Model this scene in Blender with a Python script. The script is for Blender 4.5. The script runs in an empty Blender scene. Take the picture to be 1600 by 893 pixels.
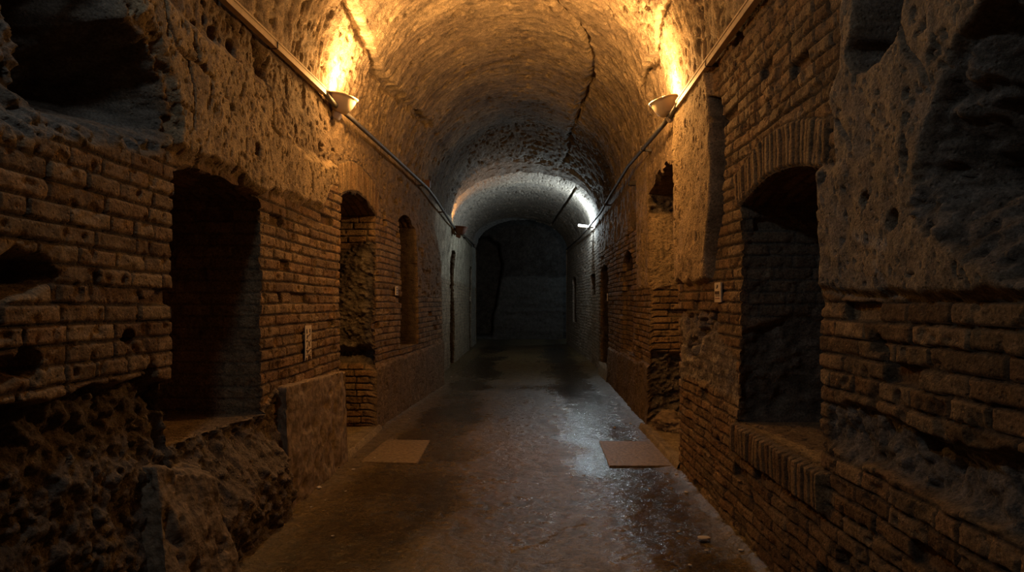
import bpy, bmesh, math, random
import numpy as np
from mathutils import Vector, Matrix

random.seed(7)
sc = bpy.context.scene
COL = sc.collection
PI = math.pi
F = np.float64

# ------------------------------------------------------------------ noise
def _hash(ix, iy, iz, seed):
    h = (ix.astype(np.uint32) * np.uint32(374761393) + iy.astype(np.uint32) * np.uint32(668265263)
         + iz.astype(np.uint32) * np.uint32(2147483647) + np.uint32((seed * 144665 + 12345) & 0xffffffff))
    h = (h ^ (h >> np.uint32(13))) * np.uint32(1274126177)
    h = (h ^ (h >> np.uint32(16))) * np.uint32(2246822519)
    h = h ^ (h >> np.uint32(15))
    return h.astype(np.float64) / 4294967295.0

def h2(a, b, seed=0):
    a = np.floor(a).astype(np.int64); b = np.floor(b).astype(np.int64)
    return _hash(a, b, np.zeros_like(a), seed)

def vnoise(x, y, z, seed=0):
    """value noise in -1..1"""
    x0 = np.floor(x); y0 = np.floor(y); z0 = np.floor(z)
    fx = x - x0; fy = y - y0; fz = z - z0
    ux = fx * fx * (3 - 2 * fx); uy = fy * fy * (3 - 2 * fy); uz = fz * fz * (3 - 2 * fz)
    ix = x0.astype(np.int64); iy = y0.astype(np.int64); iz = z0.astype(np.int64)
    def c(a, b, d): return _hash(ix + a, iy + b, iz + d, seed)
    x00 = c(0, 0, 0) * (1 - ux) + c(1, 0, 0) * ux
    x10 = c(0, 1, 0) * (1 - ux) + c(1, 1, 0) * ux
    x01 = c(0, 0, 1) * (1 - ux) + c(1, 0, 1) * ux
    x11 = c(0, 1, 1) * (1 - ux) + c(1, 1, 1) * ux
    return ((x00 * (1 - uy) + x10 * uy) * (1 - uz) + (x01 * (1 - uy) + x11 * uy) * uz) * 2 - 1

def fbm(x, y, z, oct=4, seed=0, gain=.5):
    s = 0; a = 1.0; t = 0
    for i in range(oct):
        s = s + a * vnoise(x, y, z, seed + i * 17)
        t += a
        a *= gain; x = x * 2.03 + 3.1; y = y * 2.03 - 7.7; z = z * 2.03 + 1.3
    return s / t

def worley(x, y, z, seed=0):
    """distance to the nearest and second nearest feature point, and the cell's random value"""
    ix = np.floor(x).astype(np.int64); iy = np.floor(y).astype(np.int64); iz = np.floor(z).astype(np.int64)
    f1 = np.full(x.shape, 9.0); f2 = np.full(x.shape, 9.0); cid = np.zeros(x.shape)
    for a in (-1, 0, 1):
        for b in (-1, 0, 1):
            for c in (-1, 0, 1):
                jx = ix + a; jy = iy + b; jz = iz + c
                r = _hash(jx, jy, jz, seed)
                px = jx + r; py = jy + _hash(jx, jy, jz, seed + 1); pz = jz + _hash(jx, jy, jz, seed + 2)
                dd = np.sqrt((px - x) ** 2 + (py - y) ** 2 + (pz - z) ** 2)
                near = dd < f1
                f2 = np.where(near, f1, np.minimum(f2, dd))
                cid = np.where(near, r, cid)
                f1 = np.where(near, dd, f1)
    return f1, f2, cid

def sst(a, b, x):
    t = np.clip((x - a) / (b - a), 0, 1)
    return t * t * (3 - 2 * t)

def polysd(px, py, poly):
    """signed distance to a polygon, positive inside"""
    n = len(poly)
    dmin = np.full(px.shape, 1e9); inside = np.zeros(px.shape, bool)
    for i in range(n):
        ax, ay = poly[i]; bx, by = poly[(i + 1) % n]
        ex, ey = bx - ax, by - ay
        L = ex * ex + ey * ey + 1e-12
        t = np.clip(((px - ax) * ex + (py - ay) * ey) / L, 0, 1)
        dmin = np.minimum(dmin, (px - ax - t * ex) ** 2 + (py - ay - t * ey) ** 2)
        if ay != by:
            cond = ((ay > py) != (by > py)) & (px < (bx - ax) * (py - ay) / (by - ay) + ax)
            inside ^= cond
    d = np.sqrt(dmin)
    return np.where(inside, d, -d)

def linesd(px, py, line):
    dmin = np.full(px.shape, 1e9)
    for (ax, ay), (bx, by) in zip(line[:-1], line[1:]):
        ex, ey = bx - ax, by - ay
        L = ex * ex + ey * ey + 1e-12
        t = np.clip(((px - ax) * ex + (py - ay) * ey) / L, 0, 1)
        dmin = np.minimum(dmin, (px - ax - t * ex) ** 2 + (py - ay - t * ey) ** 2)
    return np.sqrt(dmin)

# ------------------------------------------------------------------ the passage: x across, y along, z up, metres
SPRING = 3.5          # height at which the vault starts
STEP = 15.4           # where the vault drops
END = 25.5            # where the passage opens into the cross corridor
BACK = 28.6

def XL(d, z):
    """inner face of the left wall"""
    top = np.interp(d, [0, 8, STEP, END], [-1.91, -1.90, -1.76, -1.95])
    low = np.interp(d, [0, 8.5, 13.0, 13.3, 16, END], [-1.91, -1.90, -1.63, -1.86, -1.86, -1.95])
    w = sst(2.3, 3.2, z)
    return low * (1 - w) + top * w

def XR(d, z):
    return np.interp(d, [0, 6.3, 7.4, 9, 12, STEP, 18, END], [1.42, 1.43, 1.47, 1.545, 1.57, 1.60, 1.62, 1.45])

def shape_noise(x, y, z):
    """slow unevenness shared by every masonry surface, so their seams stay closed"""
    a = .022 * fbm(x * 1.1, y * 1.1, z * 1.1, 3, 3) + .008 * vnoise(x * 5, y * 5, z * 5, 9)
    b = .022 * fbm(x * 1.1 + 40, y * 1.1, z * 1.1, 3, 4) + .008 * vnoise(x * 5, y * 5 + 50, z * 5, 10)
    c = .012 * fbm(x * 1.1, y * 1.1 + 80, z * 1.1, 3, 5)
    return a, b, c

# ------------------------------------------------------------------ materials
def node_mat(name):
    m = bpy.data.materials.new(name); m.use_nodes = True
    nt = m.node_tree; nt.nodes.clear()
    o = nt.nodes.new('ShaderNodeOutputMaterial'); p = nt.nodes.new('ShaderNodeBsdfPrincipled')
    nt.links.new(p.outputs[0], o.inputs[0])
    return m, nt, p

def masonry_mat():
    m, nt, p = node_mat('masonry')
    N = nt.nodes.new; L = nt.links.new
    at = N('ShaderNodeAttribute'); at.attribute_name = 'Col'
    tc = N('ShaderNodeTexCoord')
    n1 = N('ShaderNodeTexNoise'); n1.inputs['Scale'].default_value = 9; n1.inputs['Detail'].default_value = 9; n1.inputs['Roughness'].default_value = .72
    n2 = N('ShaderNodeTexNoise'); n2.inputs['Scale'].default_value = 70; n2.inputs['Detail'].default_value = 6; n2.inputs['Roughness'].default_value = .7
    v = N('ShaderNodeTexVoronoi'); v.inputs['Scale'].default_value = 38
    for n in (n1, n2, v): L(tc.outputs['Object'], n.inputs['Vector'])
    r1 = N('ShaderNodeMapRange'); r1.inputs['From Min'].default_value = .32; r1.inputs['From Max'].default_value = .68
    r1.inputs['To Min'].default_value = .62; r1.inputs['To Max'].default_value = 1.32
    L(n1.outputs['Fac'], r1.inputs['Value'])
    r2 = N('ShaderNodeMapRange'); r2.inputs['From Min'].default_value = .3; r2.inputs['From Max'].default_value = .7
    r2.inputs['To Min'].default_value = .42; r2.inputs['To Max'].default_value = 1.5
    L(n2.outputs['Fac'], r2.inputs['Value'])
    mu = N('ShaderNodeMath'); mu.operation = 'MULTIPLY'
    L(r1.outputs[0], mu.inputs[0]); L(r2.outputs[0], mu.inputs[1])
    mx = N('ShaderNodeVectorMath'); mx.operation = 'SCALE'
    L(at.outputs['Color'], mx.inputs[0]); L(mu.outputs[0], mx.inputs['Scale'])
    L(mx.outputs[0], p.inputs['Base Color'])
    p.inputs['Roughness'].default_value = .88
    p.inputs['Specular IOR Level'].default_value = .25
    # grain and small pits
    ad = N('ShaderNodeMath'); ad.operation = 'MULTIPLY_ADD'; ad.inputs[1].default_value = .55
    L(n2.outputs['Fac'], ad.inputs[0]); L(n1.outputs['Fac'], ad.inputs[2])
    pr = N('ShaderNodeMapRange'); pr.inputs['From Min'].default_value = .05; pr.inputs['From Max'].default_value = .3
    pr.inputs['To Min'].default_value = -.35; pr.inputs['To Max'].default_value = 0
    L(v.outputs['Distance'], pr.inputs['Value'])
    a2 = N('ShaderNodeMath'); a2.operation = 'ADD'; L(ad.outputs[0], a2.inputs[0]); L(pr.outputs[0], a2.inputs[1])
    b = N('ShaderNodeBump'); b.inputs['Strength'].default_value = .9; b.inputs['Distance'].default_value = .022
    L(a2.outputs[0], b.inputs['Height']); L(b.outputs[0], p.inputs['Normal'])
    return m

def floor_mat():
    m, nt, p = node_mat('wet_ground')
    N = nt.nodes.new; L = nt.links.new
    at = N('ShaderNodeAttribute'); at.attribute_name = 'Col'
    wet = N('ShaderNodeAttribute'); wet.attribute_name = 'wet'
    tc = N('ShaderNodeTexCoord')
    n2 = N('ShaderNodeTexNoise'); n2.inputs['Scale'].default_value = 42; n2.inputs['Detail'].default_value = 4; n2.inputs['Roughness'].default_value = .7
    n3 = N('ShaderNodeTexNoise'); n3.inputs['Scale'].default_value = 7; n3.inputs['Detail'].default_value = 8; n3.inputs['Roughness'].default_value = .65
    for n in (n2, n3): L(tc.outputs['Object'], n.inputs['Vector'])
    r2 = N('ShaderNodeMapRange'); r2.inputs['From Min'].default_value = .3; r2.inputs['From Max'].default_value = .7
    r2.inputs['To Min'].default_value = .25; r2.inputs['To Max'].default_value = 1.8
    L(n2.outputs['Fac'], r2.inputs['Value'])
    mx = N('ShaderNodeVectorMath'); mx.operation = 'SCALE'
    L(at.outputs['Color'], mx.inputs[0]); L(r2.outputs[0], mx.inputs['Scale'])
    L(mx.outputs[0], p.inputs['Base Color'])
    # roughness: puddles smooth, damp grit half gloss, dry ground matt
    ro = N('ShaderNodeMapRange'); ro.inputs['To Min'].default_value = .42; ro.inputs['To Max'].default_value = .16
    jit = N('ShaderNodeMath'); jit.operation = 'MULTIPLY_ADD'; jit.inputs[1].default_value = .9; jit.inputs[2].default_value = -.45
    L(n3.outputs['Fac'], jit.inputs[0])
    sm = N('ShaderNodeMath'); sm.operation = 'ADD'; L(jit.outputs[0], sm.inputs[0]); L(wet.outputs['Fac'], sm.inputs[1])
    L(sm.outputs[0], ro.inputs['Value']); L(ro.outputs[0], p.inputs['Roughness'])
    p.inputs['Specular IOR Level'].default_value = .42
    b = N('ShaderNodeBump'); b.inputs['Distance'].default_value = .011
    st = N('ShaderNodeMapRange'); st.inputs['To Min'].default_value = 1.0; st.inputs['To Max'].default_value = .3
    L(sm.outputs[0], st.inputs['Value']); L(st.outputs[0], b.inputs['Strength'])
    L(n2.outputs['Fac'], b.inputs['Height']); L(b.outputs[0], p.inputs['Normal'])
    return m

def plain_mat(name, col, rough=.6, metal=0, bump=0, vary=.25, scale=40):
    m, nt, p = node_mat(name)
    N = nt.nodes.new; L = nt.links.new
    tc = N('ShaderNodeTexCoord'); n = N('ShaderNodeTexNoise')
    n.inputs['Scale'].default_value = scale; n.inputs['Detail'].default_value = 6
    L(tc.outputs['Object'], n.inputs['Vector'])
    cr = N('ShaderNodeMapRange'); cr.inputs['From Min'].default_value = .3; cr.inputs['From Max'].default_value = .7
    cr.inputs['To Min'].default_value = 1 - vary; cr.inputs['To Max'].default_value = 1 + vary
    L(n.outputs['Fac'], cr.inputs['Value'])
    mx = N('ShaderNodeVectorMath'); mx.operation = 'SCALE'; mx.inputs[0].default_value = col
    L(cr.outputs[0], mx.inputs['Scale']); L(mx.outputs[0], p.inputs['Base Color'])
    p.inputs['Roughness'].default_value = rough; p.inputs['Metallic'].default_value = metal
    if bump:
        b = N('ShaderNodeBump'); b.inputs['Strength'].default_value = .8; b.inputs['Distance'].default_value = bump
        L(n.outputs['Fac'], b.inputs['Height']); L(b.outputs[0], p.inputs['Normal'])
    return m

def glow_mat(name, col, s):
    m, nt, p = node_mat(name)
    p.inputs['Base Color'].default_value = (.8, .8, .8, 1)
    p.inputs['Emission Color'].default_value = (*col, 1); p.inputs['Emission Strength'].default_value = s
    return m

M_MAS = masonry_mat()
M_FLOOR = floor_mat()
M_STONE = plain_mat('pitted_stone', (.23, .165, .105), .9, 0, .02, .45, 16)
M_BOULDER = plain_mat('broken_tuff', (.20, .15, .10), .9, 0, .03, .5, 22)
M_PAVE = plain_mat('dry_paving', (.21, .15, .08), .55, 0, .008, .5, 30)
M_CREAM = plain_mat('cream_enamel', (.62, .52, .38), .45, 0, 0, .08, 8)
M_PIPE = plain_mat('grey_conduit', (.09, .08, .07), .6, .1, .002, .25, 12)
M_TRAY = plain_mat('cream_trunking', (.58, .44, .28), .55, 0, .001, .18, 9)
M_DARK = plain_mat('dark_iron', (.045, .035, .03), .5, .5)
M_RUST = plain_mat('rusty_red', (.12, .05, .03), .7)
M_PAPER = plain_mat('pale_card', (.72, .60, .44), .7, 0, 0, .1, 50)
M_INK = plain_mat('dark_print', (.09, .05, .03), .7)
M_REDINK = plain_mat('red_print', (.30, .07, .04), .7)
M_CHIP = plain_mat('pale_chip', (.55, .48, .40), .8)
M_AMBER = glow_mat('amber_glass', (1, .62, .24), 30)
M_WHITE = glow_mat('white_glass', (.86, .95, 1), 9)

# ------------------------------------------------------------------ object helpers
def tag(o, label=None, cat=None, group=None, kind=None):
    if label: o['label'] = label
    if cat: o['category'] = cat
    if group: o['group'] = group
    if kind: o['kind'] = kind
    return o

def np_mesh(name, V, faces, col, mat, parent=None, smooth=True, extra=None):
    """V (n,3), faces (m,4), col (n,3)"""
    me = bpy.data.meshes.new(name)
    n, m = len(V), len(faces)
    me.vertices.add(n); me.vertices.foreach_set('co', np.ascontiguousarray(V, dtype=np.float32).ravel())
    me.loops.add(m * 4); me.loops.foreach_set('vertex_index', np.ascontiguousarray(faces, dtype=np.int32).ravel())
    me.polygons.add(m); me.polygons.foreach_set('loop_start', np.arange(0, m * 4, 4, dtype=np.int32))
    me.update(calc_edges=True)
    if smooth: me.polygons.foreach_set('use_smooth', np.ones(m, dtype=bool))
    a = me.attributes.new('Col', 'FLOAT_COLOR', 'POINT')
    c4 = np.ones((n, 4), dtype=np.float32); c4[:, :3] = col
    a.data.foreach_set('color', c4.ravel())
    for k, arr in (extra or {}).items():
        e = me.attributes.new(k, 'FLOAT', 'POINT'); e.data.foreach_set('value', np.ascontiguousarray(arr, dtype=np.float32).ravel())
    me.materials.append(mat)
    o = bpy.data.objects.new(name, me); COL.objects.link(o)
    if parent: o.parent = parent
    return o

def grid_faces(nu, nv, keep=None, flip=False, base=0):
    i, k = np.meshgrid(np.arange(nu - 1), np.arange(nv - 1), indexing='ij')
    if keep is not None:
        i = i[keep]; k = k[keep]
    i = i.ravel(); k = k.ravel()
    a = i * nv + k; b = (i + 1) * nv + k; c = (i + 1) * nv + k + 1; d = i * nv + k + 1
    f = np.stack([a, d, c, b] if flip else [a, b, c, d], 1)
    return f + base

class Join:
    def __init__(self): self.V = []; self.Fc = []; self.C = []; self.n = 0
    def grid(self, P, C, keep=None, flip=False):
        nu, nv = P.shape[:2]
        self.Fc.append(grid_faces(nu, nv, keep, flip, self.n))
        self.V.append(P.reshape(-1, 3)); self.C.append(np.broadcast_to(C, P.shape).reshape(-1, 3)); self.n += nu * nv
    def build(self, name, mat, parent=None):
        return np_mesh(name, np.concatenate(self.V), np.concatenate(self.Fc), np.concatenate(self.C), mat, parent)

def bm_obj(name, bm, mat, parent=None, smooth=False):
    me = bpy.data.meshes.new(name)
    bmesh.ops.recalc_face_normals(bm, faces=bm.faces)
    bm.to_mesh(me); bm.free(); me.materials.append(mat)
    if smooth: me.polygons.foreach_set('use_smooth', [True] * len(me.polygons))
    o = bpy.data.objects.new(name, me); COL.objects.link(o)
    if parent: o.parent = parent
    return o

def box(bm, c, s, rot=None, bev=0):
    mt = Matrix.Translation(c) @ (rot.to_4x4() if rot else Matrix.Identity(4)) @ Matrix.Diagonal((*s, 1))
    r = bmesh.ops.create_cube(bm, size=1, matrix=mt)
    if bev:
        es = list({e for v in r['verts'] for e in v.link_edges})
        bmesh.ops.bevel(bm, geom=es, offset=bev, segments=2, affect='EDGES')

def lathe(bm, prof, n=32, mt=Matrix.Identity(4)):
    rings = []
    for r, z in prof:
        rings.append([bm.verts.new(mt @ Vector((r * math.cos(2 * PI * i / n), r * math.sin(2 * PI * i / n), z))) for i in range(n)])
    for a, b in zip(rings[:-1], rings[1:]):
        for i in range(n):
            bm.faces.new((a[i], a[(i + 1) % n], b[(i + 1) % n], b[i]))
    bm.faces.new(rings[0][::-1]); bm.faces.new(rings[-1])

def tube(bm, pts, rad, n=10, flat=None):
    """a tube (or, with flat=(w,h), a rectangular duct) along points"""
    rings = []
    pts = [Vector(p) for p in pts]
    for i, p in enumerate(pts):
        t = (pts[min(i + 1, len(pts) - 1)] - pts[max(i - 1, 0)]).normalized()
        s = t.cross(Vector((0, 0, 1))).normalized(); u = s.cross(t).normalized()
        if flat:
            w, h = flat
            ring = [p + s * a * w / 2 + u * b * h / 2 for a, b in ((-1, -1), (1, -1), (1, 1), (-1, 1))]
        else:
            ring = [p + s * rad * math.cos(2 * PI * k / n) + u * rad * math.sin(2 * PI * k / n) for k in range(n)]
        rings.append([bm.verts.new(q) for q in ring])
    for a, b in zip(rings[:-1], rings[1:]):
        for i in range(len(a)):
            bm.faces.new((a[i], a[(i + 1) % len(a)], b[(i + 1) % len(a)], b[i]))
    bm.faces.new(rings[0][::-1]); bm.faces.new(rings[-1])

def empty(name, loc):
    o = bpy.data.objects.new(name, None); COL.objects.link(o); o.location = loc; o.empty_display_size = .1
    return o

# ------------------------------------------------------------------ masonry patterns: each returns (height outwards, colour)
BRICK = np.array([.25, .150, .075]); BRICK2 = np.array([.31, .215, .12]); MORTAR = np.array([.10, .078, .056])
PLASTER = np.array([.38, .275, .16]); TUFF = np.array([.22, .155, .095]); RUBBLE = np.array([.165, .13, .097])
PALE = np.array([.31, .29, .26])

def mixc(a, b, t):
    t = np.asarray(t)[..., None]
    return a * (1 - t) + b * t

def brickwork(u, z, x, y, w, h=.083, L0=.27, seed=1, depth=.024, decay=.25):
    """courses along u; (x,y,w) is the 3D point for noise"""
    n_w = fbm(x * 9, y * 9, w * 9, 3, seed + 5)
    zz = z + .012 * vnoise(u * .9, z * .3, u * 0, seed + 2) + .005 * n_w
    row = np.floor(zz / h); fz = zz / h - row
    Lr = L0 * (.8 + .45 * h2(row, row * 0, seed))
    q = u / Lr + 7.3 * h2(row, row * 0 + 3, seed) + .012 * n_w / Lr * .4
    c0 = np.floor(q); j0 = .42 * h2(row, c0, seed + 11)
    col = np.where(q - c0 < j0, c0 - 1, c0)
    lo = col + .42 * h2(row, col, seed + 11); hi = col + 1 + .42 * h2(row, col + 1, seed + 11)
    e_u = np.minimum(q - lo, hi - q) * Lr
    e_z = np.minimum(fz, 1 - fz) * h
    n_f = fbm(x * 26, y * 26, w * 26, 2, seed + 7)
    e = np.minimum(e_u, e_z) + .0035 * n_w + .003 * n_f
    b = sst(.0035, .0105, e)
    r1 = h2(row, col, seed + 21); r2 = h2(row, col, seed + 22)
    gone = (r2 < .03 + .10 * decay * (fbm(x * .8, y * .8, w * .8, 2, seed + 8) > .12))
    top = (r1 - .5) * .010 + .007 * n_w + .006 * n_f - .016 * sst(.2, .5, fbm(x * 17, y * 17, w * 17, 2, seed + 9))
    hgt = np.where(gone, -.03 * b - depth * (1 - b), b * (depth + top)) - depth
    colr = mixc(BRICK, BRICK2, np.clip(h2(row, col, seed + 23) * 1.1 - .1, 0, 1)) * (.72 + .5 * h2(row, col, seed + 24))[..., None]
    colr = mixc(MORTAR * np.ones_like(colr), colr, b)
    return hgt + depth * .2, colr

def soldiers(u, v, x, y, w, width=.062, depth=.022, seed=60):
    """upright bricks side by side along u; v runs 0..1 across the band"""
    q = u / width; c = np.floor(q); f = q - c
    n_w = fbm(x * 10, y * 10, w * 10, 2, seed + 1)
    e = np.minimum(f, 1 - f) * width + .003 * n_w
    b = sst(.004, .012, e) * sst(0.0, .08, np.minimum(v, 1 - v))
    hgt = b * (depth + (h2(c, c * 0, seed) - .5) * .014 + .006 * n_w) - depth
    colr = mixc(BRICK, BRICK2, h2(c, c * 0 + 2, seed)) * (.75 + .45 * h2(c, c * 0 + 5, seed))[..., None]
    return hgt + depth * .6, mixc(MORTAR * np.ones_like(colr), colr, b)

def plaster(x, y, z, seed=30):
    n = fbm(x * 3.2, y * 3.2, z * 3.2, 5, seed)
    f = fbm(x * 22, y * 22, z * 16, 3, seed + 3)
    pit = sst(.36, .55, fbm(x * 20, y * 20, z * 11, 3, seed + 7)) + .6 * sst(.45, .6, vnoise(x * 55, y * 55, z * 40, seed + 8))
    pit = np.clip(pit, 0, 1)
    hgt = .016 * n + .006 * f - .022 * pit
    c = PLASTER * (1 + .28 * n + .25 * f)[..., None]
    return hgt, mixc(c, c * .62, pit)

def tuff(x, y, z, seed=40):
    n = fbm(x * 4, y * 4, z * 4, 5, seed, .62)
    f = fbm(x * 26, y * 26, z * 26, 3, seed + 3)
    pit = sst(.22, .42, fbm(x * 15, y * 15, z * 11, 3, seed + 7))
    hgt = .035 * n + .014 * f - .045 * pit
    c = TUFF * (1 + .3 * n + .4 * f)[..., None]
    return hgt, c

def rubble(x, y, z, seed=50, sc=9.0, pale=0.0):
    k = sc / 9.0
    n = fbm(x * 2.4 * k, y * 2.4 * k, z * 2.4 * k, 5, seed + 9, .6)
    r1 = 1 - np.abs(fbm(x * 5.5 * k, y * 5.5 * k, z * 5.5 * k, 3, seed + 1, .6)) * 2.4
    m = fbm(x * 13 * k, y * 13 * k, z * 13 * k, 4, seed + 2, .62)
    f = fbm(x * 36, y * 36, z * 36, 3, seed + 12, .65)
    g1, g2, cid = worley(x * 11 * k + .8 * n, y * 11 * k + .6 * m, z * 13 * k, seed + 5)
    clast = sst(.62, .2, g1) * (cid > .35)
    hgt = .10 * n + .028 * (r1 - .5) + .038 * m + .014 * f + .026 * clast - .03
    t = np.clip(.45 + .9 * f + .8 * m, 0, 1)
    c = mixc(RUBBLE * .7, mixc(RUBBLE * 1.25, PALE * 1.05, pale), t) * (1 + .3 * n)[..., None]
    c = mixc(c, mixc(RUBBLE * 1.25, PALE, .3 + .4 * pale), clast * .45)
    return hgt, c

# ------------------------------------------------------------------ picture measurements turned into metres on a wall plane
CAMZ = 1.6; FPX = 1067.0; VX, VY = 825.0, 470.0
def on_left(px, py):
    t = (VX - px) / FPX
    d = 4.0
    for _ in range(40): d = .5 * d + .5 * (-float(XL(np.float64(d), np.float64(1.6))) / t)
    return d, CAMZ + (VY - py) * d / FPX
def on_right(px, py):
    t = (px - VX) / FPX
    d = 4.0
    for _ in range(40): d = .5 * d + .5 * (float(XR(np.float64(d), np.float64(1.6))) / t)
    return d, CAMZ + (VY - py) * d / FPX
def PLs(*pts): return [on_left(*p) for p in pts]
def PRs(*pts): return [on_right(*p) for p in pts]

# openings: kind name, near y, far y, sill z, spring z, rise, depth, lining style
OPEN_L = [
    dict(n='window_1', y0=3.66, y1=4.84, z0=.80, z1=2.30, rise=.06, depth=1.1, style='brickcool', label='deep dark niche with a flat worn lintel in the near left wall'),
    dict(n='door_1', y0=6.90, y1=8.50, z0=0, z1=2.67, rise=.13, depth=.85, style='core', label='arched doorway recess in the left wall just past the pale paper panel'),
    dict(n='window_2', y0=9.78, y1=10.90, z0=.92, z1=2.75, rise=.14, depth=.45, style='painted_shade', label='tall dark niche in the left wall behind the small grey plate'),
    dict(n='door_2', y0=16.3, y1=17.4, z0=0, z1=2.80, rise=.05, depth=.8, style='painted_shade', label='narrow dark doorway in the grey far left wall below the amber lamp'),
    dict(n='door_3', y0=22.4, y1=23.4, z0=0, z1=2.70, rise=.05, depth=.6, style='painted_shade', label='last doorway in the left wall next to the dark end of the passage'),
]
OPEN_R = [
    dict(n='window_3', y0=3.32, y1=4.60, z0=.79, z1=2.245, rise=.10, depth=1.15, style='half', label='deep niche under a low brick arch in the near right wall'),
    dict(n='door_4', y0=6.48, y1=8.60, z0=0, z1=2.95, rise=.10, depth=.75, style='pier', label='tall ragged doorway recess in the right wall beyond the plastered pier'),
    dict(n='window_4', y0=10.15, y1=11.2, z0=2.08, z1=2.22, rise=.17, depth=.4, style='painted_shade', label='small black arched hole above blocked brickwork in the right wall'),
    dict(n='door_5', y0=13.5, y1=15.0, z0=.25, z1=2.25, rise=.10, depth=.8, style='painted_shade', label='narrow black doorway with a pale threshold in the right wall'),
    dict(n='window_5', y0=16.4, y1=17.6, z0=1.75, z1=2.25, rise=.03, depth=.5, style='painted_shade', label='small square opening in the pale far right wall'),
    dict(n='door_6', y0=21.8, y1=23.0, z0=.9, z1=2.35, rise=.03, depth=.5, style='painted_shade', label='dark slot in the far right wall near the end of the passage'),
]

def axis_steps(lo, hi, table):
    """positions from lo to hi, the step interpolated along the table"""
    v = [lo]
    while v[-1] < hi: v.append(v[-1] + float(np.interp(v[-1], *table)))
    v = np.array(v); v = lo + (v - lo) * (hi - lo) / (v[-1] - lo)
    return v

# ---- left wall
PL_PLASTER = PLs((195, -60), (200, 25), (232, 70), (252, 120), (262, 175), (264, 232), (282, 250), (330, 262), (370, 280), (405, 305),
                 (450, 306), (478, 325), (497, 326), (506, 310), (524, 262), (512, 252), (480, 240), (455, 228), (440, 200), (428, 160),
                 (418, 125), (398, 116), (362, 86), (330, 60), (283, 28), (245, -10), (230, -60))
PL_CAV = PLs((-420, -400), (190, -400), (195, 25), (228, 72), (248, 120), (258, 175), (262, 236), (225, 240), (150, 226), (60, 214), (-420, 210))
PL_HOLE = PLs((-60, 420), (20, 385), (70, 395), (92, 430), (60, 470), (-60, 480))
PL_LOW = PLs((-500, 640), (0, 650), (70, 632), (140, 612), (210, 598), (268, 590), (290, 620), (290, 900), (-500, 1500))
PL_BANK = PLs((264, 640), (405, 640), (428, 600), (428, 900), (264, 1100))
PL_DAMP = PLs((528, 590), (600, 600), (688, 582), (700, 640), (528, 760))

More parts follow.
